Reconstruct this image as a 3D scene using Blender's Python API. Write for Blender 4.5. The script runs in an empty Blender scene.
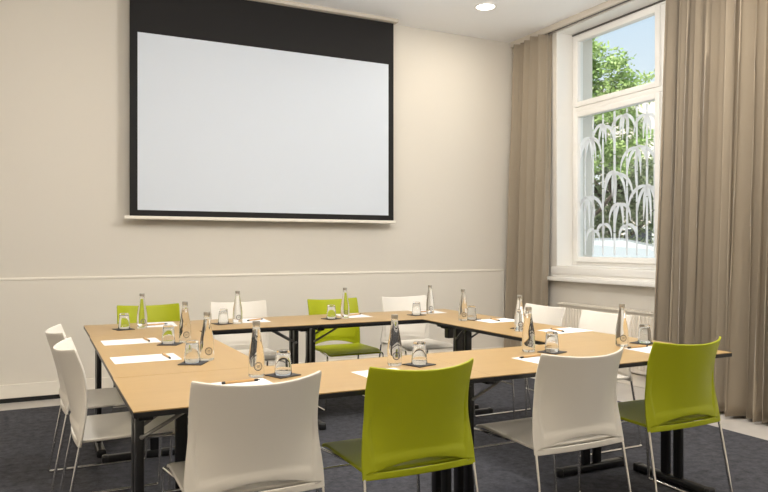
import bpy, bmesh, math, random
from mathutils import Vector, Matrix
C = bpy.context.scene.collection
PI = math.pi

# ------------------------------------------------------------------ materials
def mat(name, col, rough=0.5, metal=0.0, spec=0.5, trans=0.0, ior=1.45, noise=None, bump=None, coat=0.0, sheen=0.0):
    m = bpy.data.materials.new(name); m.use_nodes = True
    nt = m.node_tree; b = nt.nodes['Principled BSDF']
    b.inputs['Base Color'].default_value = (*col, 1)
    b.inputs['Roughness'].default_value = rough
    b.inputs['Metallic'].default_value = metal
    b.inputs['Specular IOR Level'].default_value = spec
    b.inputs['Transmission Weight'].default_value = trans
    b.inputs['IOR'].default_value = ior
    b.inputs['Coat Weight'].default_value = coat
    b.inputs['Sheen Weight'].default_value = sheen
    tc = nt.nodes.new('ShaderNodeTexCoord')
    if noise:                                   # (scale xyz, col2, lo, hi)
        sc, col2, lo, hi = noise[:4]
        mp = nt.nodes.new('ShaderNodeMapping'); mp.inputs['Scale'].default_value = sc
        nz = nt.nodes.new('ShaderNodeTexNoise'); nz.inputs['Scale'].default_value = 1.0
        nz.inputs['Detail'].default_value = 6; nz.inputs['Roughness'].default_value = noise[4] if len(noise) > 4 else 0.6
        cr = nt.nodes.new('ShaderNodeValToRGB')
        cr.color_ramp.elements[0].position = lo; cr.color_ramp.elements[0].color = (*col, 1)
        cr.color_ramp.elements[1].position = hi; cr.color_ramp.elements[1].color = (*col2, 1)
        nt.links.new(tc.outputs['Object'], mp.inputs['Vector'])
        nt.links.new(mp.outputs['Vector'], nz.inputs['Vector'])
        nt.links.new(nz.outputs['Fac'], cr.inputs['Fac'])
        nt.links.new(cr.outputs['Color'], b.inputs['Base Color'])
    if bump:                                    # (scale, strength, distance)
        n2 = nt.nodes.new('ShaderNodeTexNoise'); n2.inputs['Scale'].default_value = bump[0]; n2.inputs['Detail'].default_value = 4
        bp = nt.nodes.new('ShaderNodeBump'); bp.inputs['Strength'].default_value = bump[1]; bp.inputs['Distance'].default_value = bump[2]
        nt.links.new(tc.outputs['Object'], n2.inputs['Vector'])
        nt.links.new(n2.outputs['Fac'], bp.inputs['Height'])
        nt.links.new(bp.outputs['Normal'], b.inputs['Normal'])
    return m

M = {}
M['wall'] = mat('wall_paint', (0.71, 0.665, 0.59), 0.8, bump=(60, 0.05, 0.002))
M['panel'] = mat('wainscot_paint', (0.77, 0.72, 0.635), 0.6)
M['rail'] = mat('trim_and_lit_rail_paint', (0.83, 0.78, 0.69), 0.45)  # pale trim; on the wainscot rail it paints in the light from above
M['ceiling'] = mat('ceiling_paint', (0.945, 0.945, 0.945), 0.9)
M['white_trim'] = mat('white_gloss_paint', (0.88, 0.86, 0.82), 0.35)
M['track'] = mat('track_paint', (0.62, 0.56, 0.48), 0.5)
M['carpet'] = mat('carpet_wool', (0.032, 0.032, 0.037), 0.95, spec=0.1, noise=((18, 18, 18), (0.118, 0.119, 0.134), 0.30, 0.72, 0.85), bump=(260, 0.5, 0.004))
M['border'] = mat('floor_stone', (0.52, 0.49, 0.46), 0.35, noise=((3, 3, 3), (0.62, 0.58, 0.53), 0.35, 0.7))
M['gap'] = mat('shadow_gap_black', (0.012, 0.012, 0.012), 0.7)
M['wood'] = mat('beech_laminate', (0.465, 0.300, 0.120), 0.32, spec=0.75, noise=((1.6, 14, 4), (0.42, 0.265, 0.100), 0.3, 0.7))
M['black'] = mat('black_edge', (0.012, 0.012, 0.013), 0.35)
M['blackmetal'] = mat('black_metal', (0.014, 0.014, 0.015), 0.28)
M['greymetal'] = mat('grey_metal', (0.32, 0.31, 0.30), 0.35, 0.8)
M['chrome'] = mat('chrome', (0.82, 0.81, 0.79), 0.14, 1.0)
M['chair_white'] = mat('white_plastic', (0.80, 0.755, 0.68), 0.42)
M['chair_green'] = mat('lime_plastic', (0.385, 0.42, 0.012), 0.45, spec=0.3)
M['curtain'] = mat('curtain_cloth', (0.33, 0.275, 0.205), 0.9, spec=0.15, sheen=0.25, bump=(400, 0.15, 0.001))
M['screen_white'] = mat('screen_cloth', (0.645, 0.695, 0.765), 0.75, spec=0.2)
M['screen_black'] = mat('screen_border', (0.017, 0.016, 0.016), 0.7, spec=0.25)
M['paper'] = mat('paper', (0.86, 0.86, 0.87), 0.7)
M['coaster'] = mat('coaster_leather', (0.030, 0.028, 0.030), 0.5)
M['pen_wood'] = mat('pen_wood', (0.55, 0.33, 0.13), 0.4)
M['pen_black'] = mat('pen_black', (0.015, 0.015, 0.015), 0.3)
M['water'] = mat('bottle_glass_water', (0.97, 0.98, 0.98), 0.0, trans=1.0, ior=1.33)
M['glass'] = mat('tumbler_glass', (0.98, 0.985, 0.985), 0.0, trans=1.0, ior=1.28)
M['cap'] = mat('bottle_cap', (0.42, 0.39, 0.34), 0.35, 0.7)
M['label_grey'] = mat('printed_grey', (0.16, 0.15, 0.14), 0.5)
M['label_white'] = mat('printed_white', (0.75, 0.73, 0.68), 0.5)
M['radiator'] = mat('radiator_enamel', (0.80, 0.74, 0.64), 0.35)
M['dark_slot'] = mat('radiator_slot', (0.10, 0.09, 0.08), 0.7)
M['bark'] = mat('bark', (0.10, 0.075, 0.055), 0.9)
M['leaf'] = mat('leaf_bright', (0.28, 0.44, 0.11), 0.5, noise=((3, 3, 3), (0.62, 0.72, 0.32), 0.35, 0.65))
M['leaf_dark'] = mat('leaf_dark', (0.13, 0.18, 0.07), 0.5, noise=((3, 3, 3), (0.42, 0.45, 0.26), 0.35, 0.65))
M['facade'] = mat('facade_render', (0.86, 0.74, 0.64), 0.8)
M['roof'] = mat('roof_edge', (0.50, 0.45, 0.42), 0.7)
M['bounce_paving'] = mat('bounce_paving', (0.60, 0.58, 0.55), 0.9)  # pale concrete ground, lightened to bounce daylight up to the ceiling
M['car'] = mat('car_paint', (0.82, 0.82, 0.83), 0.2, coat=0.6)
M['car_silver'] = mat('car_paint_silver', (0.55, 0.56, 0.58), 0.25, 0.3, coat=0.6)
M['car_glass_skylit'] = mat('car_glass_skylit', (0.50, 0.53, 0.55), 0.06)  # pale grey base stands in for sky reflected in the glass
M['house_glass'] = mat('house_glass', (0.05, 0.055, 0.06), 0.08)
M['tyre'] = mat('tyre_rubber', (0.02, 0.02, 0.02), 0.8)

def frosted():
    m = bpy.data.materials.new('frosted_film'); m.use_nodes = True
    nt = m.node_tree; b = nt.nodes['Principled BSDF']
    b.inputs['Base Color'].default_value = (0.93, 0.93, 0.93, 1); b.inputs['Roughness'].default_value = 0.6
    tl = nt.nodes.new('ShaderNodeBsdfTranslucent'); tl.inputs['Color'].default_value = (0.97, 0.97, 0.97, 1)
    mx = nt.nodes.new('ShaderNodeMixShader'); mx.inputs[0].default_value = 0.65
    tr = nt.nodes.new('ShaderNodeBsdfTransparent')
    m2 = nt.nodes.new('ShaderNodeMixShader'); m2.inputs[0].default_value = 0.22
    out = nt.nodes['Material Output']
    nt.links.new(b.outputs[0], mx.inputs[1]); nt.links.new(tl.outputs[0], mx.inputs[2])
    nt.links.new(mx.outputs[0], m2.inputs[1]); nt.links.new(tr.outputs[0], m2.inputs[2])
    nt.links.new(m2.outputs[0], out.inputs['Surface'])
    return m
M['frost'] = frosted()

def pane_mat():
    m = bpy.data.materials.new('window_glass'); m.use_nodes = True
    nt = m.node_tree; nt.nodes.remove(nt.nodes['Principled BSDF'])
    g = nt.nodes.new('ShaderNodeBsdfGlossy'); g.inputs['Roughness'].default_value = 0.0
    t = nt.nodes.new('ShaderNodeBsdfTransparent'); t.inputs['Color'].default_value = (0.95, 0.97, 0.97, 1)
    mx = nt.nodes.new('ShaderNodeMixShader')
    mx.inputs[0].default_value = 0.03; nt.links.new(t.outputs[0], mx.inputs[1]); nt.links.new(g.outputs[0], mx.inputs[2])
    nt.links.new(mx.outputs[0], nt.nodes['Material Output'].inputs['Surface'])
    return m
M['pane'] = pane_mat()

def emit(name, col, s):
    m = bpy.data.materials.new(name); m.use_nodes = True
    b = m.node_tree.nodes['Principled BSDF']
    b.inputs['Base Color'].default_value = (*col, 1)
    b.inputs['Emission Color'].default_value = (*col, 1); b.inputs['Emission Strength'].default_value = s
    return m
M['lamp'] = emit('lamp_glow', (1.0, 0.95, 0.86), 6.0)

# ------------------------------------------------------------------ mesh helpers
def box(bm, x0, x1, y0, y1, z0, z1):
    v = [bm.verts.new(p) for p in ((x0,y0,z0),(x1,y0,z0),(x1,y1,z0),(x0,y1,z0),(x0,y0,z1),(x1,y0,z1),(x1,y1,z1),(x0,y1,z1))]
    for f in ((3,2,1,0),(4,5,6,7),(0,1,5,4),(1,2,6,5),(2,3,7,6),(3,0,4,7)):
        bm.faces.new([v[i] for i in f])
    return v

def rbox(bm, x0, x1, y0, y1, z0, z1, r=0.003, seg=2):
    t = bmesh.new(); box(t, x0, x1, y0, y1, z0, z1)
    bmesh.ops.bevel(t, geom=t.edges[:], offset=r, segments=seg, affect='EDGES', profile=0.5)
    merge(bm, t)

def merge(bm, t, mtx=None):
    if mtx: bmesh.ops.transform(t, matrix=mtx, verts=t.verts)
    me = bpy.data.meshes.new('tmp'); t.to_mesh(me); t.free(); bm.from_mesh(me); bpy.data.meshes.remove(me)

def round_path(pts, r, n=6):
    pts = [Vector(p) for p in pts]; out = [pts[0]]
    for a, b, c in zip(pts, pts[1:], pts[2:]):
        d1 = (a-b); d2 = (c-b); rr = min(r, d1.length*0.49, d2.length*0.49)
        p1 = b + d1.normalized()*rr; p2 = b + d2.normalized()*rr
        for i in range(n+1):
            t = i/n; out.append((1-t)**2*p1 + 2*t*(1-t)*b + t*t*p2)
    out.append(pts[-1]); return out

def tube(bm, pts, r, n=10, cap=True, sy=1.0):
    pts = [Vector(p) for p in pts]; rings = []
    d = (pts[1]-pts[0]).normalized(); up = Vector((0,0,1)) if abs(d.z) < 0.9 else Vector((0,1,0))
    nx = d.cross(up).normalized()
    for i, p in enumerate(pts):
        if i == 0: t = pts[1]-pts[0]
        elif i == len(pts)-1: t = pts[-1]-pts[-2]
        else: t = (pts[i+1]-p).normalized() + (p-pts[i-1]).normalized()
        t.normalize(); nx = (nx - t*nx.dot(t)).normalized(); ny = t.cross(nx)
        rings.append([bm.verts.new(p + r*(math.cos(2*PI*k/n)*nx + sy*math.sin(2*PI*k/n)*ny)) for k in range(n)])
    for a, b in zip(rings, rings[1:]):
        for k in range(n): bm.faces.new((a[k], a[(k+1)%n], b[(k+1)%n], b[k]))
    if cap: bm.faces.new(rings[0][::-1]); bm.faces.new(rings[-1])

def lathe(bm, prof, n=32, closed=False, cx=0, cy=0):
    rings = []
    for r, z in prof:
        if r < 1e-6: rings.append([bm.verts.new((cx, cy, z))])
        else: rings.append([bm.verts.new((cx+r*math.cos(2*PI*k/n), cy+r*math.sin(2*PI*k/n), z)) for k in range(n)])
    pr = list(zip(rings, rings[1:]))
    if closed: pr.append((rings[-1], rings[0]))
    for a, b in pr:
        if len(a) == 1 and len(b) == 1: continue
        for k in range(n):
            if len(a) == 1: bm.faces.new((a[0], b[(k+1)%n], b[k]))
            elif len(b) == 1: bm.faces.new((a[k], a[(k+1)%n], b[0]))
            else: bm.faces.new((a[k], a[(k+1)%n], b[(k+1)%n], b[k]))

def obj(name, bm, m, parent=None, smooth=None, loc=None, mods=()):
    bmesh.ops.recalc_face_normals(bm, faces=bm.faces[:])
    me = bpy.data.meshes.new(name); bm.to_mesh(me); bm.free()
    o = bpy.data.objects.new(name, me); C.objects.link(o)
    me.materials.append(m)
    if smooth is not None:
        for p in me.polygons: p.use_smooth = True
        me.set_sharp_from_angle(angle=math.radians(smooth))
    if parent: o.parent = parent
    if loc: o.location = loc
    return o

def BM(): return bmesh.new()
def thing(name, label, cat, loc=(0,0,0), rz=0, group=None):
    o = bpy.data.objects.new(name, None); C.objects.link(o); o.empty_display_size = 0.1
    o.location = loc; o.rotation_euler = (0,0,rz); tag(o, label, cat, group); return o
def tag(o, label, cat, group=None):
    o['label'] = label; o['category'] = cat
    if group: o['group'] = group
    return o
def struct(name, bm, m, parent=None, **k):
    o = obj(name, bm, m, parent, **k)
    if not parent: o['kind'] = 'structure'
    return o
def dup(root, loc, rz, label):
    r = root.copy(); C.objects.link(r); r.location = loc; r.rotation_euler = (0,0,rz); r['label'] = label
    for ch in list(root.children):
        c = ch.copy(); C.objects.link(c); c.parent = r
        for g in list(ch.children):
            d = g.copy(); C.objects.link(d); d.parent = c
    return r
def sstep(a, b, x):
    t = max(0, min(1, (x-a)/(b-a))); return t*t*(3-2*t)

# ------------------------------------------------------------------ room
XL, XR, YF, YB, ZC = -2.4, 4.96, -2.2, 6.54, 3.62
bm = BM(); box(bm, XL, 4.34, YF, 6.23, -0.05, 0.0); struct('floor', bm, M['carpet'])
bm = BM(); box(bm, XL, XR, 6.231, YB, -0.05, -0.001); box(bm, 4.341, XR, YF, 6.23, -0.05, -0.001)
struct('floor_border', bm, M['border'])
bm = BM(); box(bm, XL-0.2, XR+0.5, YF-0.2, YB+0.2, ZC, ZC+0.2); struct('ceiling', bm, M['ceiling'])
bm = BM(); box(bm, XL-0.2, XR+0.5, YB, YB+0.2, -0.05, ZC); struct('wall_back', bm, M['wall'])
bm = BM(); box(bm, XL-0.2, XL, YF, YB, -0.05, ZC); struct('wall_left', bm, M['wall'])
bm = BM(); box(bm, XL-0.2, XR+0.5, YF-0.2, YF, -0.05, ZC); struct('wall_front', bm, M['wall'])
WY0, WY1, WZ0, WZ1 = 3.40, 5.84, 1.075, 3.565
bm = BM()
VY0, VY1 = -1.7, 1.5
box(bm, XR, XR+0.5, YF, VY0, -0.05, ZC); box(bm, XR, XR+0.5, VY1, WY0, -0.05, ZC); box(bm, XR, XR+0.5, WY1, YB, -0.05, ZC)
box(bm, XR, XR+0.5, VY0, VY1, -0.05, WZ0); box(bm, XR, XR+0.5, VY0, VY1, WZ1, ZC)
box(bm, XR, XR+0.5, WY0, WY1, -0.05, WZ0); box(bm, XR, XR+0.5, WY0, WY1, WZ1, ZC)
struct('wall_right', bm, M['wall'])
# white plastered lining of the window opening
bm = BM()
box(bm, XR-0.002, 5.17, WY1-0.012, WY1-0.0005, WZ0, WZ1); box(bm, XR-0.002, 5.17, WY0+0.0005, WY0+0.012, WZ0, WZ1)
box(bm, XR-0.002, 5.17, WY0+0.013, WY1-0.013, WZ1-0.012, WZ1-0.0005)
struct('trim_1', bm, M['white_trim'])
# wainscot panel with its top rail and end bead, baseboard over a black gap
bm = BM(); box(bm, XL, 4.765, YB-0.014, YB-0.0005, 0.150, 1.002); struct('trim_2', bm, M['panel'])
bm = BM()
rbox(bm, XL, 4.785, YB-0.018, YB-0.0005, 1.003, 1.026, 0.006)
rbox(bm, 4.766, 4.785, YB-0.019, YB-0.0005, 0.15, 1.002, 0.005)
struct('trim_3', bm, M['rail'])
bm = BM(); rbox(bm, XL, 4.785, YB-0.028, YB-0.0005, 0.036, 0.149, 0.004); struct('baseboard_back', bm, M['rail'])
bm = BM(); box(bm, XL, 4.785, YB-0.020, YB-0.0005, 0.0, 0.0355); struct('trim_4', bm, M['gap'])
bm = BM(); rbox(bm, XR-0.02, XR-0.0005, YF, YB-0.04, 0.0, 0.11, 0.004); struct('baseboard_right', bm, M['rail'])
# ------------------------------------------------------------------ window
win = bpy.data.objects.new('window_1', None); C.objects.link(win); win['kind'] = 'structure'
def ring(bm, x0, x1, y0, y1, z0, z1, w, r=0.006):
    rbox(bm, x0, x1, y0, y0+w, z0, z1, r); rbox(bm, x0, x1, y1-w, y1, z0, z1, r)
    rbox(bm, x0, x1, y0+w-0.001, y1-w+0.001, z0, z0+w, r); rbox(bm, x0, x1, y0+w-0.001, y1-w+0.001, z1-w, z1, r)
YM = 4.60
bm = BM()
ring(bm, 5.175, 5.27, WY0+0.001, WY1-0.001, WZ0+0.001, WZ1-0.001, 0.045)
rbox(bm, 5.175, 5.27, YM-0.045, YM+0.045, WZ0+0.05, WZ1-0.05, 0.005)
rbox(bm, 5.165, 5.27, WY0+0.05, WY1-0.05, 2.715, 2.765, 0.005)
obj('window_frame', bm, M['white_trim'], win, smooth=40)
for ya, yb in ((YM+0.046, WY1-0.047), (WY0+0.047, YM-0.046)):
    for za, zb in ((WZ0+0.047, 2.714), (2.766, WZ1-0.047)):
        bm = BM(); ring(bm, 5.155, 5.235, ya, yb, za, zb, 0.056)
        s = obj('sash', bm, M['white_trim'], win, smooth=40)
        bm = BM(); box(bm, 5.198, 5.204, ya+0.0565, yb-0.0565, za+0.0565, zb-0.0565)
        obj('pane', bm, M['pane'], s)
bm = BM(); box(bm, 5.160, 5.174, WY0+0.014, WY1-0.014, WZ1-0.026, WZ1-0.0125); obj('head_shade_strip', bm, M['dark_slot'], win)  # dark strip standing in for the shadow gap under the lintel
# frosted bamboo film on the lower left pane
rnd = random.Random(5)
bm = BM()
ya, yb, za, zb = 4.715, 5.76, 1.195, 2.645
def poly(bm, pts, x0=5.1945, x1=5.1972):
    a = [bm.verts.new((x0, p[0], p[1])) for p in pts]; b = [bm.verts.new((x1, p[0], p[1])) for p in pts]
    bm.faces.new(a); bm.faces.new(b[::-1]); n = len(pts)
    for i in range(n): bm.faces.new((a[i], a[(i+1)%n], b[(i+1)%n], b[i]))
def leaf(bm, y, z, a, L, w):
    P_ = lambda t: Vector((y + a*0.20*L/0.33*(1-(1-t)**2), z + 0.10*abs(a)*t*(1-t) - L*t**1.45*(1-0.25*abs(a))))
    lt, rt = [], []
    for i in range(10):
        t = i/9; p = P_(t); d = (P_(min(1, t+0.02)) - P_(max(0, t-0.02))).normalized(); n = Vector((d.y, -d.x))
        ww = w*math.sin(PI*min(1, t*0.97+0.03)**0.7)*0.5 + 0.0008
        for lst, q in ((lt, p+n*ww), (rt, p-n*ww)):
            lst.append((max(ya, min(yb, q.x)), max(za, min(zb, q.y))))
    for k in range(9): poly(bm, [lt[k], lt[k+1], rt[k+1], rt[k]])
stalks = [(5.66, 0.020), (5.545, 0.022), (5.405, 0.024), (5.245, 0.030), (5.08, 0.024), (4.955, 0.022), (4.83, 0.026), (4.74, 0.02)]
for y, w in stalks:
    z = za
    top = zb if w > 0.0215 else zb - 0.25
    while z < top:
        h = min(rnd.uniform(0.20, 0.30), top - z)
        poly(bm, [(y-w/2, z+0.004), (y+w/2, z+0.004), (y+w/2*0.94, z+h-0.004), (y-w/2*0.94, z+h-0.004)])
        z += h
for (y, z, k, L) in ((5.60, 2.42, 6, 0.34), (5.245, 2.02, 6, 0.33), (4.95, 2.24, 6, 0.36), (5.62, 1.80, 6, 0.34), (4.83, 1.86, 6, 0.38),
                  (5.40, 2.52, 4, 0.26), (5.12, 2.58, 5, 0.27), (4.83, 2.52, 4, 0.24), (5.17, 1.70, 4, 0.28), (5.08, 1.50, 3, 0.22), (5.40, 1.52, 3, 0.2), (5.545,1.45,3,0.18)):
    for i in range(k):
        a = -1 + 2*i/(k-1) + rnd.uniform(-0.12, 0.12)
        leaf(bm, y, z + rnd.uniform(-0.02, 0.02), a, L*rnd.uniform(0.75, 1.1), 0.034)
obj('frosted_film', bm, M['frost'], win)
fill_win = bpy.data.objects.new('fill_window', None); C.objects.link(fill_win); fill_win['kind'] = 'structure'  # unseen window, added for low daylight on chair backs and seats
bm = BM(); ring(bm, 5.175, 5.27, VY0+0.001, VY1-0.001, WZ0+0.001, WZ1-0.001, 0.06)
for q in (VY0+1.06, VY0+2.13): rbox(bm, 5.175, 5.27, q-0.05, q+0.05, WZ0+0.06, WZ1-0.06, 0.005)
rbox(bm, 5.165, 5.27, VY0+0.06, VY1-0.06, 2.70, 2.77, 0.005)
obj('window_frame', bm, M['white_trim'], fill_win, smooth=40)
bm = BM(); box(bm, 5.22, 5.226, VY0+0.061, VY1-0.061, WZ0+0.061, WZ1-0.061); obj('pane', bm, M['pane'], fill_win)
# two stepped sill boards
bm = BM(); rbox(bm, XR-0.03, 5.154, WY0+0.013, WY1-0.013, 1.015, WZ0-0.0, 0.008)
bm2 = BM(); rbox(bm2, XR-0.045, XR-0.0005, WY0-0.06, WY1+0.04, 0.998, 1.0735, 0.01)
bm.free(); struct('trim_5', bm2, M['white_trim'], smooth=40)
bm = BM(); rbox(bm, XR-0.09, XR-0.0005, WY0-0.10, WY1+0.08, 0.925, 0.968, 0.008)
rbox(bm, XR-0.03, XR-0.0005, WY0-0.08, WY1+0.06, 0.968, 0.998, 0.003)
struct('trim_6', bm, M['white_trim'], smooth=40)
bm = BM(); rbox(bm, XR-0.001, 5.154, WY0+0.013, WY1-0.013, WZ0+0.0005, WZ0+0.012, 0.003); struct('trim_7', bm, M['white_trim'])

# ------------------------------------------------------------------ radiator
rad = thing('radiator', 'cream ribbed panel radiator on the wall under the window sill', 'radiator', (4.90, 4.62, 0.14))
bm = BM(); W2 = 1.08
box(bm, -0.028, 0.02, -W2, W2, 0.0, 0.545)
n = 54
for i in range(n):
    y = -W2 + (i+0.5)*2*W2/n
    rbox(bm, -0.042, -0.027, y-0.0105, y+0.0105, 0.03, 0.515, 0.006, 2)
obj('front_panel', bm, M['radiator'], rad, smooth=50)
bm = BM(); box(bm, -0.042, 0.032, -W2-0.003, W2+0.003, 0.546, 0.5515); obj('grille_slots', bm, M['dark_slot'], rad)
bm = BM(); rbox(bm, -0.047, -0.0425, -W2-0.005, W2+0.005, 0.546, 0.557, 0.001)
for i in range(n):
    y = -W2 + (i+0.5)*2*W2/n
    box(bm, -0.044, 0.034, y-0.012, y+0.012, 0.552, 0.566)
obj('top_grille', bm, M['radiator'], rad, smooth=50)
bm = BM(); box(bm, 0.0205, 0.0345, -W2, W2, 0.02, 0.545); obj('convector', bm, M['dark_slot'], rad)
for y in (-W2+0.15, W2-0.15):
    bm = BM(); rbox(bm, 0.035, 0.0595, y-0.03, y+0.03, 0.05, 0.5, 0.003); obj('wall_bracket', bm, M['radiator'], rad)
bm = BM(); tube(bm, [(0.0,W2-0.04,0.0),(0.0,W2-0.04,-0.141)], 0.009); obj('supply_pipe', bm, M['radiator'], rad, smooth=40)

# ------------------------------------------------------------------ curtains
def curtain(name, label, y0, y1, nf, seed, xt, xb, flare0=0, flare1=0, ztop=3.55, zbot=0.022):
    r = random.Random(seed); bm = BM(); nu, nv = nf*16, 40
    ph = [r.uniform(-0.6, 0.6) for _ in range(nf+2)]; am = [r.uniform(0.35, 1.45) for _ in range(nf+2)]
    dr = [r.uniform(-0.5, 0.5) for _ in range(nf+2)]
    def lerp(a, s):
        i = int(s); f = s-i; f = f*f*(3-2*f); return a[min(i, nf+1)]*(1-f) + a[min(i+1, nf+1)]*f
    wd = [r.uniform(0.4, 1.7) for _ in range(nf)]; tot = sum(wd); cum = [0]
    for q in wd: cum.append(cum[-1] + q/tot)
    def fold(u):                                        # uneven fold widths
        for k in range(nf):
            if u <= cum[k+1] or k == nf-1: return k + (u-cum[k])/(cum[k+1]-cum[k])
    g = []
    for j in range(nv+1):
        v = j/nv; z = ztop + (zbot-ztop)*v; row = []
        for i in range(nu+1):
            u = i/nu; s = min(nf, 0.75*fold(u) + 0.25*u*nf)
            p = 2*PI*s + lerp(ph, s)*1.2 + 1.3*lerp(dr, s)*v + 0.25*math.sin(3.7*v + 2*s)
            A = (0.062 + 0.006*v)*lerp(am, s)
            x = A*math.sin(p) + 0.30*A*math.sin(0.5*p+lerp(dr, s)) + 0.05*A*math.sin(2*p+lerp(ph, s)) + 0.010*v*math.sin(3.1*s+4*v+seed)
            x = xt + (xb-xt)*v + x
            y = y0 + flare0*v + (y1+flare1*v - y0 - flare0*v)*u + 0.12*A*math.sin(2*p)
            row.append(bm.verts.new((x, y, z)))
        g.append(row)
    for a, b in zip(g, g[1:]):
        for i in range(nu): bm.faces.new((a[i], a[i+1], b[i+1], b[i]))
    o = obj(name, bm, M['curtain'], smooth=80)
    md = o.modifiers.new('thick', 'SOLIDIFY'); md.thickness = 0.004
    return tag(o, label, 'curtain', 'curtains at the window')
curtain('curtain', 'narrow gathered beige curtain in the corner beside the projection screen wall', 5.885, 6.38, 6, 5, 4.865, 4.76, flare0=-0.05, flare1=0.06)
curtain('curtain', 'wide gathered beige curtain hanging right of the window, behind a lime chair', 2.75, 4.235, 20, 8, 4.865, 4.70, flare0=0.0, flare1=-0.02)
tr = thing('curtain_track', 'long pale curtain rail fixed along the ceiling above the window', 'curtain rail', (4.90, 4.5, ZC))
bm = BM(); rbox(bm, -0.035, 0.035, -1.8, 2.02, -0.062, -0.0005, 0.004); obj('rail', bm, M['track'], tr, smooth=40)
bm = BM(); box(bm, -0.008, 0.008, -1.78, 2.0, -0.068, -0.062); obj('groove', bm, M['dark_slot'], tr)

# ------------------------------------------------------------------ projection screen
scr = thing('projection_screen', 'large pulled-down projection screen with black border on the back wall', 'projection screen', (2.02, 6.42, 0))
bm = BM(); box(bm, -1.285, 1.29, -0.002, 0.002, 1.553, 3.585); obj('black_border', bm, M['screen_black'], scr)
bm = BM(); box(bm, -1.22, 1.23, -0.0042, -0.0022, 1.604, 3.155); obj('screen_surface', bm, M['screen_white'], scr)
bm = BM(); rbox(bm, -1.33, 1.31, -0.018, 0.018, 1.522, 1.552, 0.006); obj('bottom_bar', bm, M['rail'], scr, smooth=40)
bm = BM(); rbox(bm, -1.34, 1.32, -0.06, 0.1, 3.585, ZC, 0.004); obj('slot_trim', bm, M['track'], scr, smooth=40)

# ------------------------------------------------------------------ downlight
dl = thing('downlight', 'round lit recessed downlight in the ceiling near the window corner', 'ceiling light', (3.92, 5.65, ZC))
bm = BM(); lathe(bm, [(0.088, -0.0005), (0.112, -0.0005), (0.112, -0.006), (0.104, -0.011), (0.088, -0.008)], 40, True)
obj('trim_ring', bm, M['white_trim'], dl, smooth=40)
bm = BM(); lathe(bm, [(0, -0.012), (0.05, -0.011), (0.086, -0.007), (0.086, -0.001), (0, -0.001)], 40)
obj('diffuser', bm, M['lamp'], dl, smooth=40)

# ------------------------------------------------------------------ tables
TZ, TT = 0.75, 0.022
def table_leg(t, x, inward, L, oy=0.0):
    """T leg with two posts; local x runs along the table, foot across it."""
    bm = BM(); D = 0.248
    rbox(bm, x-0.024, x+0.024, oy-D, oy+D, 0.004, 0.046, 0.012, 4)
    ft = obj('foot', bm, M['blackmetal'], t, smooth=40)
    for s in (-1, 1):
        bm = BM(); ya_, yb_ = sorted((oy+s*(D-0.03), oy+s*(D+0.008))); rbox(bm, x-0.027, x+0.027, ya_, yb_, 0.0, 0.049, 0.012, 4)
        obj('end_cap', bm, M['black'], ft, smooth=40)
    for s in (-1, 1):
        bm = BM(); rbox(bm, x-0.015, x+0.015, oy+s*0.042-0.026, oy+s*0.042+0.026, 0.044, TZ-0.058, 0.008, 3)
        obj('post', bm, M['blackmetal'], t, smooth=50)
    bm = BM(); i = inward
    xa, xb = sorted((x - i*0.03, x + i*0.20))
    rbox(bm, x-0.025, x+0.025, oy-0.22, oy+0.22, TZ-0.058, TZ-TT-0.0005, 0.006)
    rbox(bm, xa, xb, oy-0.16, oy+0.16, TZ-0.052, TZ-TT-0.0006, 0.012)
    obj('mounting_plate', bm, M['black'], t, smooth=40)
    for s in (-1, 1):
        bm = BM(); tube(bm, [(x+i*0.012, oy+s*0.065, 0.60), (x+i*0.19, oy+s*0.10, TZ-0.045)], 0.007, 8)
        tube(bm, [(x+i*0.006, oy+s*0.055, 0.60), (x+i*0.006, oy+s*0.072, 0.60)], 0.009, 8)
        obj('brace', bm, M['greymetal'], t, smooth=40)
def table(label, cx, cy, rz, L, Dp, legs):
    t = thing('conference_table', label, 'table', (cx, cy, 0), rz, 'beech conference tables')
    a, b = L/2-0.0004, Dp/2-0.0004
    bm = BM(); box(bm, -a, a, -b, b, TZ-0.0035, TZ); obj('tabletop', bm, M['wood'], t)
    bm = BM(); rbox(bm, -a, a, -b, b, TZ-TT, TZ-0.0036, 0.002); obj('edge_band', bm, M['black'], t)
    bm = BM()
    for s in (-1, 1): rbox(bm, -a+0.03, a-0.03, s*(b-0.11)-0.012, s*(b-0.11)+0.012, TZ-0.045, TZ-TT-0.0005, 0.003)
    obj('under_rail', bm, M['black'], t)
    for x, i, *o_ in legs: table_leg(t, x, i, L, *o_)
    return t
X0, X1, Y0, Y1, DP = 0.28, 3.14, 2.37, 5.14, 0.65
XF, XB = 1.69, 1.74
table('near left beech table, standing behind the white chair closest to the camera', (X0+0.002+XF)/2, Y0+DP/2, 0, XF-X0-0.002, DP, ((-(XF-X0)/2+0.055, 1), ((XF-X0)/2-0.06, -1)))
table('near right beech table, in front of the lime chair beside the wide curtain', (XF+X1)/2, Y0+DP/2, 0, X1-XF, DP, ((-(X1-XF)/2+0.06, 1), ((X1-XF)/2-0.055, -1)))
table('far left beech table below the left half of the projection screen', (X0+0.014+XB)/2, Y1-DP/2, 0, XB-X0-0.014, DP, ((-(XB-X0)/2+0.075, 1), ((XB-X0)/2-0.075, -1)))
table('far right beech table near the corner with the narrow curtain', (XB+X1)/2, Y1-DP/2, 0, X1-XB, DP, ((-(X1-XB)/2+0.06, 1), ((X1-XB)/2-0.06, -1)))
LS = Y1-Y0-2*DP; ys = (Y0+Y1)/2
table('left side beech table in front of the two white chairs seen edge-on', 0.287+0.32, ys, PI/2-0.004, LS-0.004, 0.64, ((-LS/2+0.06, 1), (LS/2-0.045, -1)))
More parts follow.
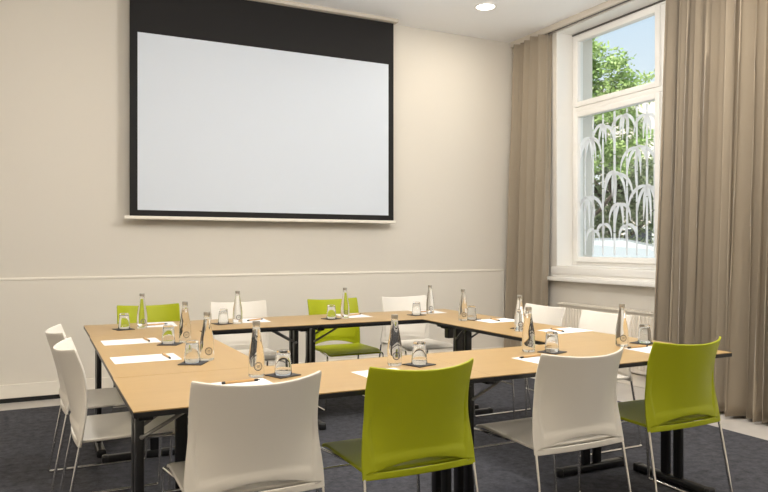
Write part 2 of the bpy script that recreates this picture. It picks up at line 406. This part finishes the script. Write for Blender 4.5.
tR = table('right side beech table in front of the radiator and its two white chairs', X1-0.295, ys, PI/2, LS, 0.59, ((-LS/2+0.032, 1), (LS/2-0.05, -1, -0.035)))
bm = BM(); rbox(bm, 0.592, 0.645, 0.108, 0.156, 0.615, TZ-0.0525, 0.004); rbox(bm, 0.55, 0.66, 0.088, 0.18, TZ-0.0655, TZ-0.0521, 0.004)
obj('junction_box', bm, M['black'], tR)

# ------------------------------------------------------------------ chairs
EDGE = [(0.423, -0.216), (0.50, -0.200), (0.62, -0.186), (0.73, -0.203), (0.85, -0.243)]
MID = [(0.423, -0.232), (0.55, -0.247), (0.64, -0.264), (0.74, -0.289), (0.85, -0.320)]
def spline(pts, z):
    n = len(pts)
    for k in range(n-1):
        if z <= pts[k+1][0] or k == n-2:
            (x0, y0), (x1, y1) = pts[k], pts[k+1]; h = x1-x0; t = max(0, (z-x0)/h)
            def m(i):
                a, b = pts[max(0, i-1)], pts[min(n-1, i+1)]; return (b[1]-a[1])/(b[0]-a[0])
            return (2*t**3-3*t*t+1)*y0 + (t**3-2*t*t+t)*h*m(k) + (-2*t**3+3*t*t)*y1 + (t**3-t*t)*h*m(k+1)
def back_y(u, z):
    e, c = spline(EDGE, z), spline(MID, z)
    y = e + (c-e)*(1-abs(u)**2.2)
    rim = sstep(0.885, 0.93, abs(u) + 0.10*sstep(0.62, 0.46, z)*1.0)*sstep(0.76, 0.62, z)
    band = sstep(0.498, 0.480, z - 0.022*(1-u*u))
    return y - max(0.009*rim, 0.008*band)
def back_hw(z):
    return 0.2265 + 0.0185*sstep(0.68, 0.46, z)
def make_chair(col, label):
    m = M['chair_white'] if col == 'white' else M['chair_green']
    t = thing('conference_chair', label, 'chair', group='%s conference chairs' % ('white' if col == 'white' else 'lime green'))
    # back shell with a crescent slot above the lower band
    bm = BM(); US = [i/36 for i in range(-36, 37)]; nv = 32
    zl = lambda u: 0.449 + 0.034*max(0.0, 1-(u/0.79)**2)
    def P(u, z):
        hw = back_hw(z); x = u*hw
        if z > 0.832:                                    # rounded top corners
            k = (z-0.832)/0.012; x = u*(hw - 0.003*(1-math.sqrt(max(0, 1-k*k))) if abs(u) > 0.9 else hw)
        return (x, back_y(u, z), z - 0.016*(1-u*u)*max(0.0, (z-0.5)/0.34))
    rows = []
    for j in range(nv+1):
        v = j/nv
        rows.append([bm.verts.new(P(u, zl(u) + (0.844-zl(u))*v)) for u in US])
    for a, b in zip(rows, rows[1:]):
        for i in range(len(US)-1): bm.faces.new((a[i], a[i+1], b[i+1], b[i]))
    low = [[bm.verts.new(P(u, z)) for u in US] for z in (0.423, 0.431, 0.440, 0.449)]
    for a, b in zip(low, low[1:]):
        for i in range(len(US)-1): bm.faces.new((a[i], a[i+1], b[i+1], b[i]))
    bmesh.ops.remove_doubles(bm, verts=bm.verts[:], dist=0.0004)
    o = obj('backrest', bm, m, t, smooth=60)
    md = o.modifiers.new('thick', 'SOLIDIFY'); md.thickness = 0.010; md.offset = 0
    md = o.modifiers.new('edge', 'BEVEL'); md.width = 0.003; md.segments = 2; md.limit_method = 'ANGLE'; md.angle_limit = 0.9
    # seat
    bm = BM(); nx, ny = 20, 24; g = []
    for j in range(ny+1):
        v = j/ny; y = -0.214 + 0.467*v; row = []
        for i in range(nx+1):
            u = -1 + 2*i/nx; hw = 0.232 - 0.004*v
            if v > 0.93: hw -= 0.02*((v-0.93)/0.07)**2
            z = 0.447 + 0.006*v - 0.010*(1-u*u)*math.sin(PI*min(1, v*1.1)) - 0.020*sstep(0.78, 1.0, v)**1.5
            row.append(bm.verts.new((u*hw, y, z)))
        g.append(row)
    for a, b in zip(g, g[1:]):
        for i in range(nx): bm.faces.new((a[i], a[i+1], b[i+1], b[i]))
    o = obj('seat', bm, m, t, smooth=60)
    md = o.modifiers.new('thick', 'SOLIDIFY'); md.thickness = 0.014; md.offset = 0
    md = o.modifiers.new('edge', 'BEVEL'); md.width = 0.005; md.segments = 3; md.limit_method = 'ANGLE'; md.angle_limit = 0.9
    # wire frame
    r = 0.0074
    for s in (-1, 1):
        bm = BM(); tube(bm, [(s*0.238, -0.224, 0.428), (s*0.248, -0.298, 0.032)], r); obj('leg', bm, M['chrome'], t, smooth=60)
        bm = BM(); tube(bm, round_path([(s*0.248, 0.225, 0.03), (s*0.240, 0.243, 0.431), (s*0.22, 0.11, 0.431), (s*0.20, 0.0, 0.431)], 0.035), r)
        obj('leg', bm, M['chrome'], t, smooth=60)
        bm = BM(); tube(bm, round_path([(s*0.248, -0.2976, 0.034), (s*0.2485, -0.303, 0.0074), (s*0.2485, 0.223, 0.0074), (s*0.248, 0.225, 0.03)], 0.02), r)
        obj('floor_runner', bm, M['chrome'], t, smooth=60)
    bm = BM(); tube(bm, [(-0.242, 0.238, 0.335), (0.242, 0.238, 0.335)], 0.0055); obj('crossbar', bm, M['chrome'], t, smooth=60)
    return t
proto = {}
def chair(col, x, y, rz, label):
    if col not in proto:
        proto[col] = make_chair(col, label); o = proto[col]; o.location = (x, y, 0); o.rotation_euler = (0, 0, rz)
    else: dup(proto[col], (x, y, 0), rz, label)
chair('white', 0.68, 2.557, 0, 'white shell chair closest to the camera, its back turned, at the near left table')
chair('green', 1.316, 2.548, 0, 'lime green shell chair with its back turned, between two white chairs of the front row')
chair('white', 2.076, 2.515, 0, 'white shell chair with its back turned, between the two lime chairs of the front row')
chair('green', 2.772, 2.569, 0, 'lime green shell chair at the near right table corner beside the wide curtain')
chair('white', 0.395, 3.485, -PI/2, 'white shell chair seen edge-on at the left table, nearer one of that pair')
chair('white', 0.370, 4.155, -PI/2, 'white shell chair seen edge-on at the left table, farther one nearest the back wall')
chair('green', 0.775, 5.335, PI, 'lime green shell chair facing us at the far left table corner')
chair('white', 1.470, 5.340, PI, 'white shell chair facing us between the two far lime chairs')
chair('green', 2.268, 5.29, PI, 'lime green shell chair facing us at the middle of the far tables')
chair('white', 2.950, 5.275, PI, 'white shell chair facing us at the far right table, near the narrow curtain')
chair('white', 3.175, 4.152, PI/2, 'white shell chair at the right table, in front of the narrow curtain and radiator end')
chair('white', 3.175, 3.525, PI/2, 'white shell chair at the right table, in front of the middle of the radiator')

# ------------------------------------------------------------------ table settings
def make_bottle():
    t = thing('water_bottle', '', 'bottle', group='glass water bottles on the tables')
    bm = BM()
    prof = [(r_, z_*0.935) for r_, z_ in ((0, 0.002), (0.022, 0.0015), (0.0285, 0.0), (0.0318, 0.004), (0.0325, 0.012), (0.0325, 0.078), (0.0318, 0.092), (0.0295, 0.112),
            (0.0258, 0.134), (0.0220, 0.156), (0.0190, 0.176), (0.0168, 0.192), (0.0156, 0.204), (0.0150, 0.212), (0.0165, 0.214), (0.0165, 0.218), (0.0140, 0.219), (0.0140, 0.2225), (0, 0.2225))]
    lathe(bm, prof, 40); obj('glass_body', bm, M['water'], t, smooth=50)
    bm = BM(); pr = [(r_, z_-0.0145) for r_, z_ in ((0, 0.223), (0.0152, 0.223), (0.0158, 0.2245), (0.0158, 0.238), (0.0146, 0.241), (0, 0.2415))]
    lathe(bm, pr, 28); obj('cap', bm, M['cap'], t, smooth=40)
    # round printed emblem wrapped on the glass: a ring and a small mark
    def patch(bm, pts, R):
        fo = [bm.verts.new(((R+0.0004)*math.sin(p[0]/R), -(R+0.0004)*math.cos(p[0]/R), p[1])) for p in pts]; return fo
    bm = BM(); n = 28; R = 0.0326
    for r0, r1 in ((0.0140, 0.0180), (0.0108, 0.0120)):
        a = patch(bm, [(r0*math.cos(2*PI*k/n), 0.045+r0*math.sin(2*PI*k/n)) for k in range(n)], R)
        b = patch(bm, [(r1*math.cos(2*PI*k/n), 0.045+r1*math.sin(2*PI*k/n)) for k in range(n)], R)
        for k in range(n): bm.faces.new((a[k], a[(k+1)%n], b[(k+1)%n], b[k]))
    for z, w in ((0.049, 0.006), (0.0455, 0.0075), (0.041, 0.006)):
        v = patch(bm, [(-w, z-0.0011), (w, z-0.0011), (w, z+0.0011), (-w, z+0.0011)], R); bm.faces.new(v)
    obj('emblem', bm, M['label_grey'], t)
    return t
def make_glass():
    t = thing('drinking_glass', '', 'glass', group='upturned tumblers on coasters')
    bm = BM()
    lathe(bm, [(0.0345, 0.0005), (0.0352, 0.0), (0.0362, 0.001), (0.0350, 0.02), (0.0285, 0.092), (0.0265, 0.098), (0.010, 0.0985), (0, 0.0985)], 40)
    pr = [(0.0345, 0.0005), (0.0328, 0.018), (0.0262, 0.082), (0.0225, 0.086), (0, 0.0865)]
    lathe(bm, pr, 40); bmesh.ops.remove_doubles(bm, verts=bm.verts[:], dist=0.00005)
    obj('glass_bowl', bm, M['glass'], t, smooth=50)
    return t
def make_pen():
    t = thing('pen', '', 'pen', group='wooden pens on the notepapers')
    bm = BM(); tube(bm, [(-0.060, 0, 0.0054), (0.055, 0, 0.0054)], 0.0054, 10); obj('barrel', bm, M['pen_wood'], t, smooth=50)
    bm = BM(); tube(bm, [(0.0555, 0, 0.0045), (0.071, 0, 0.0045)], 0.0046, 10)
    tube(bm, [(0.071, 0, 0.0045), (0.080, 0, 0.0045)], 0.002, 8); obj('tip', bm, M['pen_black'], t, smooth=50)
    bm = BM(); tube(bm, [(-0.074, 0, 0.0045), (-0.0605, 0, 0.0045)], 0.0046, 10); rbox(bm, -0.072, -0.033, -0.0012, 0.0012, 0.0092, 0.0105, 0.0004)
    obj('clip', bm, M['pen_black'], t, smooth=50)
    return t
pb = pg = pp = None
def place(src, make, loc, rz, label):
    if src is None:
        src = make(); src.location = loc; src.rotation_euler = (0, 0, rz); src['label'] = label; return src
    dup(src, loc, rz, label); return src
paper_me = coaster_me = None
def flat(name, me, loc, rz, label, cat, group):
    o = bpy.data.objects.new(name, me); C.objects.link(o); o.location = loc; o.rotation_euler = (0, 0, rz)
    return tag(o, label, cat, group)
bm = BM(); box(bm, -0.105, 0.105, -0.1485, 0.1485, 0, 0.0012); o = obj('tmp', bm, M['paper']); paper_me = o.data; bpy.data.objects.remove(o); paper_me.name = 'notepaper'
bm = BM(); rbox(bm, -0.054, 0.054, -0.054, 0.054, 0, 0.004, 0.0012); o = obj('tmp', bm, M['coaster'], smooth=40); coaster_me = o.data; bpy.data.objects.remove(o); coaster_me.name = 'coaster'
Z = TZ + 0.0002
# seat phrase, bottle xy, glass xy, coaster (x,y,rot,size), paper (x,y,rot), pen (x,y,rot)
R90 = PI/2
S = [
 ('closest white chair with its back turned', (0.816, 2.800), (0.918, 2.775), (0.915, 2.770, 0.35), (0.725, 2.590, 0.05), (0.716, 2.691, 0.06)),
 ('lime chair in the middle of the front row', (1.455, 2.788), (1.550, 2.752), (1.545, 2.746, 0.30), (1.310, 2.570, 0.06), (1.34, 2.60, 0.2)),
 ('white chair between the two front lime chairs', (2.240, 2.850), (2.330, 2.778), (2.328, 2.774, 0.35), (2.145, 2.572, 0.06), (2.130, 2.6885, PI+0.14)),
 ('lime chair beside the wide curtain', (2.814, 2.788), (3.003, 2.808), (2.995, 2.810, 0.30), (2.845, 2.560, -0.04), (2.829, 2.692, PI+0.06)),
 ('nearer edge-on white chair at the left', (0.722, 3.308), (0.642, 3.250), (0.645, 3.240, 1.05), (0.470, 3.480, R90+0.02), (0.566, 3.479, -1.50)),
 ('farther edge-on white chair at the left', (0.738, 3.975), (0.652, 3.945), (0.658, 3.930, 1.05), (0.480, 4.140, R90+0.02), (0.566, 4.150, -1.50)),
 ('lime chair at the far left corner', (0.627, 4.806), (0.515, 4.790), (0.509, 4.772, 0.25), (0.76, 4.965, -0.06), (0.735, 4.925, 0.26)),
 ('white chair between the far lime chairs', (1.256, 4.793), (1.163, 4.818), (1.152, 4.812, 0.25), (1.400, 4.945, -0.08), (1.42, 4.93, 0.5)),
 ('lime chair in the middle of the far tables', (2.071, 4.806), (1.955, 4.790), (1.951, 4.787, 0.3), (2.195, 4.940, -0.05), (2.21, 4.955, 0.35)),
 ('white chair at the far right table', (2.815, 4.825), (2.655, 4.760), (2.652, 4.755, 0.15), (2.870, 4.960, -0.10), (2.80, 4.925, 0.1)),
 ('white chair by the narrow curtain', (2.770, 4.265), (2.845, 4.275), (2.850, 4.285, 0.5), (2.985, 4.145, R90+0.05), (2.973, 4.164, -1.76)),
 ('white chair by the middle of the radiator', (2.736, 3.571), (2.835, 3.690), (2.83, 3.680, 0.5), (3.005, 3.455, R90+0.08), (2.950, 3.464, -1.72)),
]
from math import hypot
for who, b, g, c, p, n in S:
    cz = Z
    flat('coaster', coaster_me, (c[0], c[1], Z), c[2], 'black coaster set for the ' + who, 'coaster', 'black coasters')
    cc, ss = math.cos(c[2]), math.sin(c[2])          # keep the bottle clear of the coaster
    for _ in range(60):
        lx, ly = (b[0]-c[0])*cc + (b[1]-c[1])*ss, -(b[0]-c[0])*ss + (b[1]-c[1])*cc
        qx, qy = max(-0.054, min(0.054, lx)), max(-0.054, min(0.054, ly))
        if hypot(lx-qx, ly-qy) >= 0.0332: break
        b = (c[0]+(b[0]-c[0])*1.01, c[1]+(b[1]-c[1])*1.01)
    ang = math.atan2(b[0], b[1])
    pb = place(pb, make_bottle, (b[0], b[1], Z), -ang + 0.25, 'clear water bottle set for the ' + who)
    pg = place(pg, make_glass, (g[0], g[1], Z+0.0042), 0, 'upturned clear tumbler set for the ' + who)
    flat('notepaper', paper_me, (p[0], p[1], Z), p[2], 'blank white notepaper set for the ' + who, 'paper', 'white notepapers')
    if 'middle of the front row' not in who: pp = place(pp, make_pen, (n[0], n[1], Z+0.0014), n[2], 'wooden pen set for the ' + who, )

# ------------------------------------------------------------------ outside the window
bm = BM(); box(bm, XR+0.51, 70, -30, 70, -0.3, -0.05); struct('ground', bm, M['bounce_paving'])
def tree(name, label, x, y, h, crown, nleaf, m, seed, trunk=0.11, lean=0.0):
    r = random.Random(seed)
    t = thing(name, label, 'tree', (x, y, -0.05), 0, 'trees outside the window')
    bm = BM(); tube(bm, [(0,0,0), (lean*0.3, 0.02, h*0.3), (lean*0.7, -0.03, h*0.6), (lean, 0, h*0.85)], trunk, 10)
    obj('trunk', bm, M['bark'], t, smooth=60)
    for k in range(7):
        a = r.uniform(0, 2*PI); z0 = h*r.uniform(0.35, 0.7); L = crown[0][3]*r.uniform(0.6, 1.0)
        bm = BM(); tube(bm, [(lean*0.6, 0, z0), (lean*0.6+0.5*L*math.cos(a), 0.5*L*math.sin(a), z0+0.35*L), (lean*0.6+L*math.cos(a), L*math.sin(a), z0+0.9*L)], trunk*0.3, 6)
        obj('branch', bm, M['bark'], t, smooth=60)
    bm = BM()
    tot = sum(c[3]**2 for c in crown)
    for (cx, cy, cz, R) in crown:
        cl = [(Vector((r.gauss(0,1), r.gauss(0,1), r.gauss(0,1))).normalized()*R*r.uniform(0.35, 1.0)) for _ in range(34)]
        for i in range(int(nleaf*R*R/tot)):
            p = Vector((cx, cy, cz)) + r.choice(cl) + Vector((r.gauss(0, 1), r.gauss(0, 1), r.gauss(0, 0.8)))*R*0.13
            d = Vector((r.gauss(0,1), r.gauss(0,1), r.gauss(0,0.6)-0.3)).normalized(); s = d.cross(Vector((r.gauss(0,1), r.gauss(0,1), r.gauss(0,1)))).normalized()
            L = r.uniform(0.07, 0.13); w = L*0.42
            vs = [bm.verts.new(q) for q in (p, p+d*L*0.5+s*w*0.5, p+d*L, p+d*L*0.5-s*w*0.5)]
            bm.faces.new(vs)
    me = bpy.data.meshes.new('foliage'); bm.to_mesh(me); bm.free(); o = bpy.data.objects.new('foliage', me); C.objects.link(o)
    me.materials.append(m); o.parent = t
    return t
tree('leafy_tree', 'tall bright green tree outside, filling the upper window pane', 8.75, 9.55, 4.6,
     [(0, 0.1, 4.0, 0.85), (-0.35, 0.35, 3.2, 0.75), (0.35, -0.25, 3.3, 0.65), (0.1, 0.2, 4.75, 0.5), (0.55, -0.35, 3.9, 0.55)], 17000, M['leaf'], 11, 0.10)
tree('leafy_tree', 'dark green tree with brown trunk behind the frosted lower pane', 10.9, 11.0, 3.7,
     [(0, 0, 2.6, 0.95), (-0.7, 0.9, 2.3, 0.95), (0.5, -0.8, 2.5, 0.85), (0.0, 0.0, 1.75, 0.9)], 13000, M['leaf_dark'], 12, 0.13)
tree('leafy_tree', 'olive green bushy tree behind the frosted pane, next to the curtain edge', 13.6, 10.2, 3.8,
     [(0, 0, 2.7, 1.0), (0.5, -0.8, 2.3, 0.95), (0.1, 0.5, 1.9, 0.9), (0.9, -1.5, 3.0, 0.95), (1.3, -2.1, 2.2, 0.95)], 15000, M['leaf_dark'], 13, 0.10)

bd = thing('building', 'pale apricot building beyond the trees outside the window', 'building', (27.5, 19.5, -0.05), -0.85)
bm = BM(); box(bm, -6, 9, -5, 8, 0, 7.35); obj('wall', bm, M['facade'], bd)
bm = BM(); rbox(bm, -6.12, 9.12, -5.12, 8.12, 7.351, 7.42, 0.02); obj('roof', bm, M['roof'], bd)
for k in range(5):
    for zz in (0.9, 3.5):
        f = BM(); x = -4.6 + 2.9*k; box(f, x-0.55, x+0.55, -5.08, -5.001, zz, zz+1.2); w_ = obj('window', f, M['white_trim'], bd)
        f = BM(); box(f, x-0.47, x+0.47, -5.1, -5.081, zz+0.08, zz+1.12); obj('pane', f, M['house_glass'], w_)
        f = BM(); y = -3.6 + 2.5*k; box(f, -6.08, -6.001, y-0.5, y+0.5, zz, zz+1.2); w_ = obj('window', f, M['white_trim'], bd)
        f = BM(); box(f, -6.1, -6.081, y-0.42, y+0.42, zz+0.08, zz+1.12); obj('pane', f, M['house_glass'], w_)

def car(label, x, y, rz, m):
    t = thing('car', label, 'car', (x, y, -0.05), rz, 'cars parked outside')
    L = [(-2.05, 0.45), (-2.08, 0.75), (-1.95, 0.93), (-1.55, 1.02), (-0.95, 1.35), (-0.45, 1.47), (0.25, 1.47), (0.72, 1.36), (1.25, 1.0), (1.9, 0.88), (2.08, 0.70), (2.08, 0.42)]
    def wid(z): return 0.86 if z < 0.95 else 0.86 - (z-0.95)*0.42
    bm = BM(); secs = []
    for px, pz in L:
        w = wid(pz)
        secs.append([bm.verts.new((px, s*w, z)) for s, z in ((-1, 0.25), (-1, min(pz, 0.7)), (-0.96, pz*0.97+0.0), (-0.6, pz), (0.6, pz), (0.96, pz*0.97), (1, min(pz, 0.7)), (1, 0.25))])
    for a, b in zip(secs, secs[1:]):
        for k in range(7): bm.faces.new((a[k], a[k+1], b[k+1], b[k]))
        bm.faces.new((a[7], a[0], b[0], b[7]))
    bm.faces.new(secs[0][::-1]); bm.faces.new(secs[-1])
    obj('body', bm, m, t, smooth=50)
    bm = BM()
    for s in (-1, 1):
        v = [bm.verts.new(p) for p in ((-1.3, s*0.872, 1.0), (1.05, s*0.872, 1.0), (0.62, s*0.78, 1.30), (-0.45, s*0.75, 1.38), (-0.95, s*0.785, 1.28))]; bm.faces.new(v)
    obj('side_window', bm, M['car_glass_skylit'], t)
    for xx, nm in (((0.74, 1.37, 1.22, 1.03), 'windscreen'), ((-0.97, 1.36, -1.5, 1.06), 'rear_window')):
        bm = BM(); e = 0.03
        v = [bm.verts.new(p) for p in ((xx[0]+(e if nm == 'windscreen' else -e), -0.55, xx[1]), (xx[0]+(e if nm == 'windscreen' else -e), 0.55, xx[1]), (xx[2]+(e if nm == 'windscreen' else -e), 0.62, xx[3]), (xx[2]+(e if nm == 'windscreen' else -e), -0.62, xx[3]))]
        bm.faces.new(v); obj(nm, bm, M['car_glass_skylit'], t)
    for wx in (-1.3, 1.3):
        for s in (-1, 1):
            bm = BM(); tube(bm, [(wx, s*0.70, 0.31), (wx, s*0.90, 0.31)], 0.31, 20); wh = obj('wheel', bm, M['tyre'], t, smooth=40)
            bm = BM(); tube(bm, [(wx, s*0.902, 0.31), (wx, s*0.915, 0.31)], 0.19, 14); obj('hubcap', bm, M['greymetal'], wh, smooth=40)
    return t
car('white car parked outside behind the frosted lower pane', 8.05, 8.35, -0.75, M['car'])

# ------------------------------------------------------------------ light
w = bpy.data.worlds.new('sky'); bpy.context.scene.world = w; w.use_nodes = True
nt = w.node_tree; bg = nt.nodes['Background']
tc = nt.nodes.new('ShaderNodeTexCoord'); sp = nt.nodes.new('ShaderNodeSeparateXYZ'); cr = nt.nodes.new('ShaderNodeValToRGB')
cr.color_ramp.elements[0].position = 0.0; cr.color_ramp.elements[0].color = (0.78, 0.77, 0.75, 1)
cr.color_ramp.elements[1].position = 0.36; cr.color_ramp.elements[1].color = (0.46, 0.60, 0.74, 1)
e = cr.color_ramp.elements.new(0.12); e.color = (0.76, 0.79, 0.80, 1)
nt.links.new(tc.outputs['Generated'], sp.inputs[0]); nt.links.new(sp.outputs['Z'], cr.inputs['Fac'])
nt.links.new(cr.outputs['Color'], bg.inputs['Color']); bg.inputs['Strength'].default_value = 1.35

def lamp(name, kind, loc, energy, col, **k):
    l = bpy.data.lights.new(name, kind); l.energy = energy; l.color = col
    for a, b in k.items(): setattr(l, a, b)
    o = bpy.data.objects.new(name, l); C.objects.link(o); o.location = loc; return o
s = lamp('sun', 'SUN', (0, 0, 20), 5.0, (1.0, 0.96, 0.88), angle=0.02)
s.rotation_euler = Vector((0.55, 0.35, -0.80)).to_track_quat('-Z', 'Y').to_euler()
WARM = (1.0, 0.90, 0.76)
for x, y, p in ((3.92, 5.65, 11), (3.94, 2.8, 18), (1.47, 2.8, 16), (-1.0, 2.8, 22), (3.94, -0.2, 34), (1.47, -0.6, 18), (-1.9, 0.5, 42)):  # visible downlight, assumed grid, and unseen fills added to brighten chair backs and seats
    lamp('downlight_fill_lamp', 'AREA', (x, y, ZC-0.03), p, WARM, shape='DISK', size=0.17)
for x, y, z, p in ((0.6, 3.2, 2.65, 72), (2.9, 3.4, 2.96, 108)):  # unseen point fills without fixtures, added to even out ceiling and screen light
    lamp('overhead_fill', 'POINT', (x, y, z), p, (1.0, 0.98, 0.95), shadow_soft_size=0.11)

# ------------------------------------------------------------------ camera
cd = bpy.data.cameras.new('camera'); cam = bpy.data.objects.new('camera', cd); C.objects.link(cam)
cam.location = (0, 0, 1.28); cam.rotation_euler = (PI/2, 0, -math.radians(26.5))
cd.sensor_width = 36; cd.lens = 700/768*36; cd.shift_y = 1/768; cd.clip_start = 0.05; cd.clip_end = 300
sc = bpy.context.scene; sc.camera = cam
sc.view_settings.view_transform = 'Standard'; sc.view_settings.look = 'None'; sc.view_settings.gamma = 1; sc.view_settings.exposure = 0.0
sc.cycles.max_bounces = 16; sc.cycles.transmission_bounces = 14; sc.cycles.transparent_max_bounces = 16; sc.cycles.diffuse_bounces = 6; sc.cycles.glossy_bounces = 6
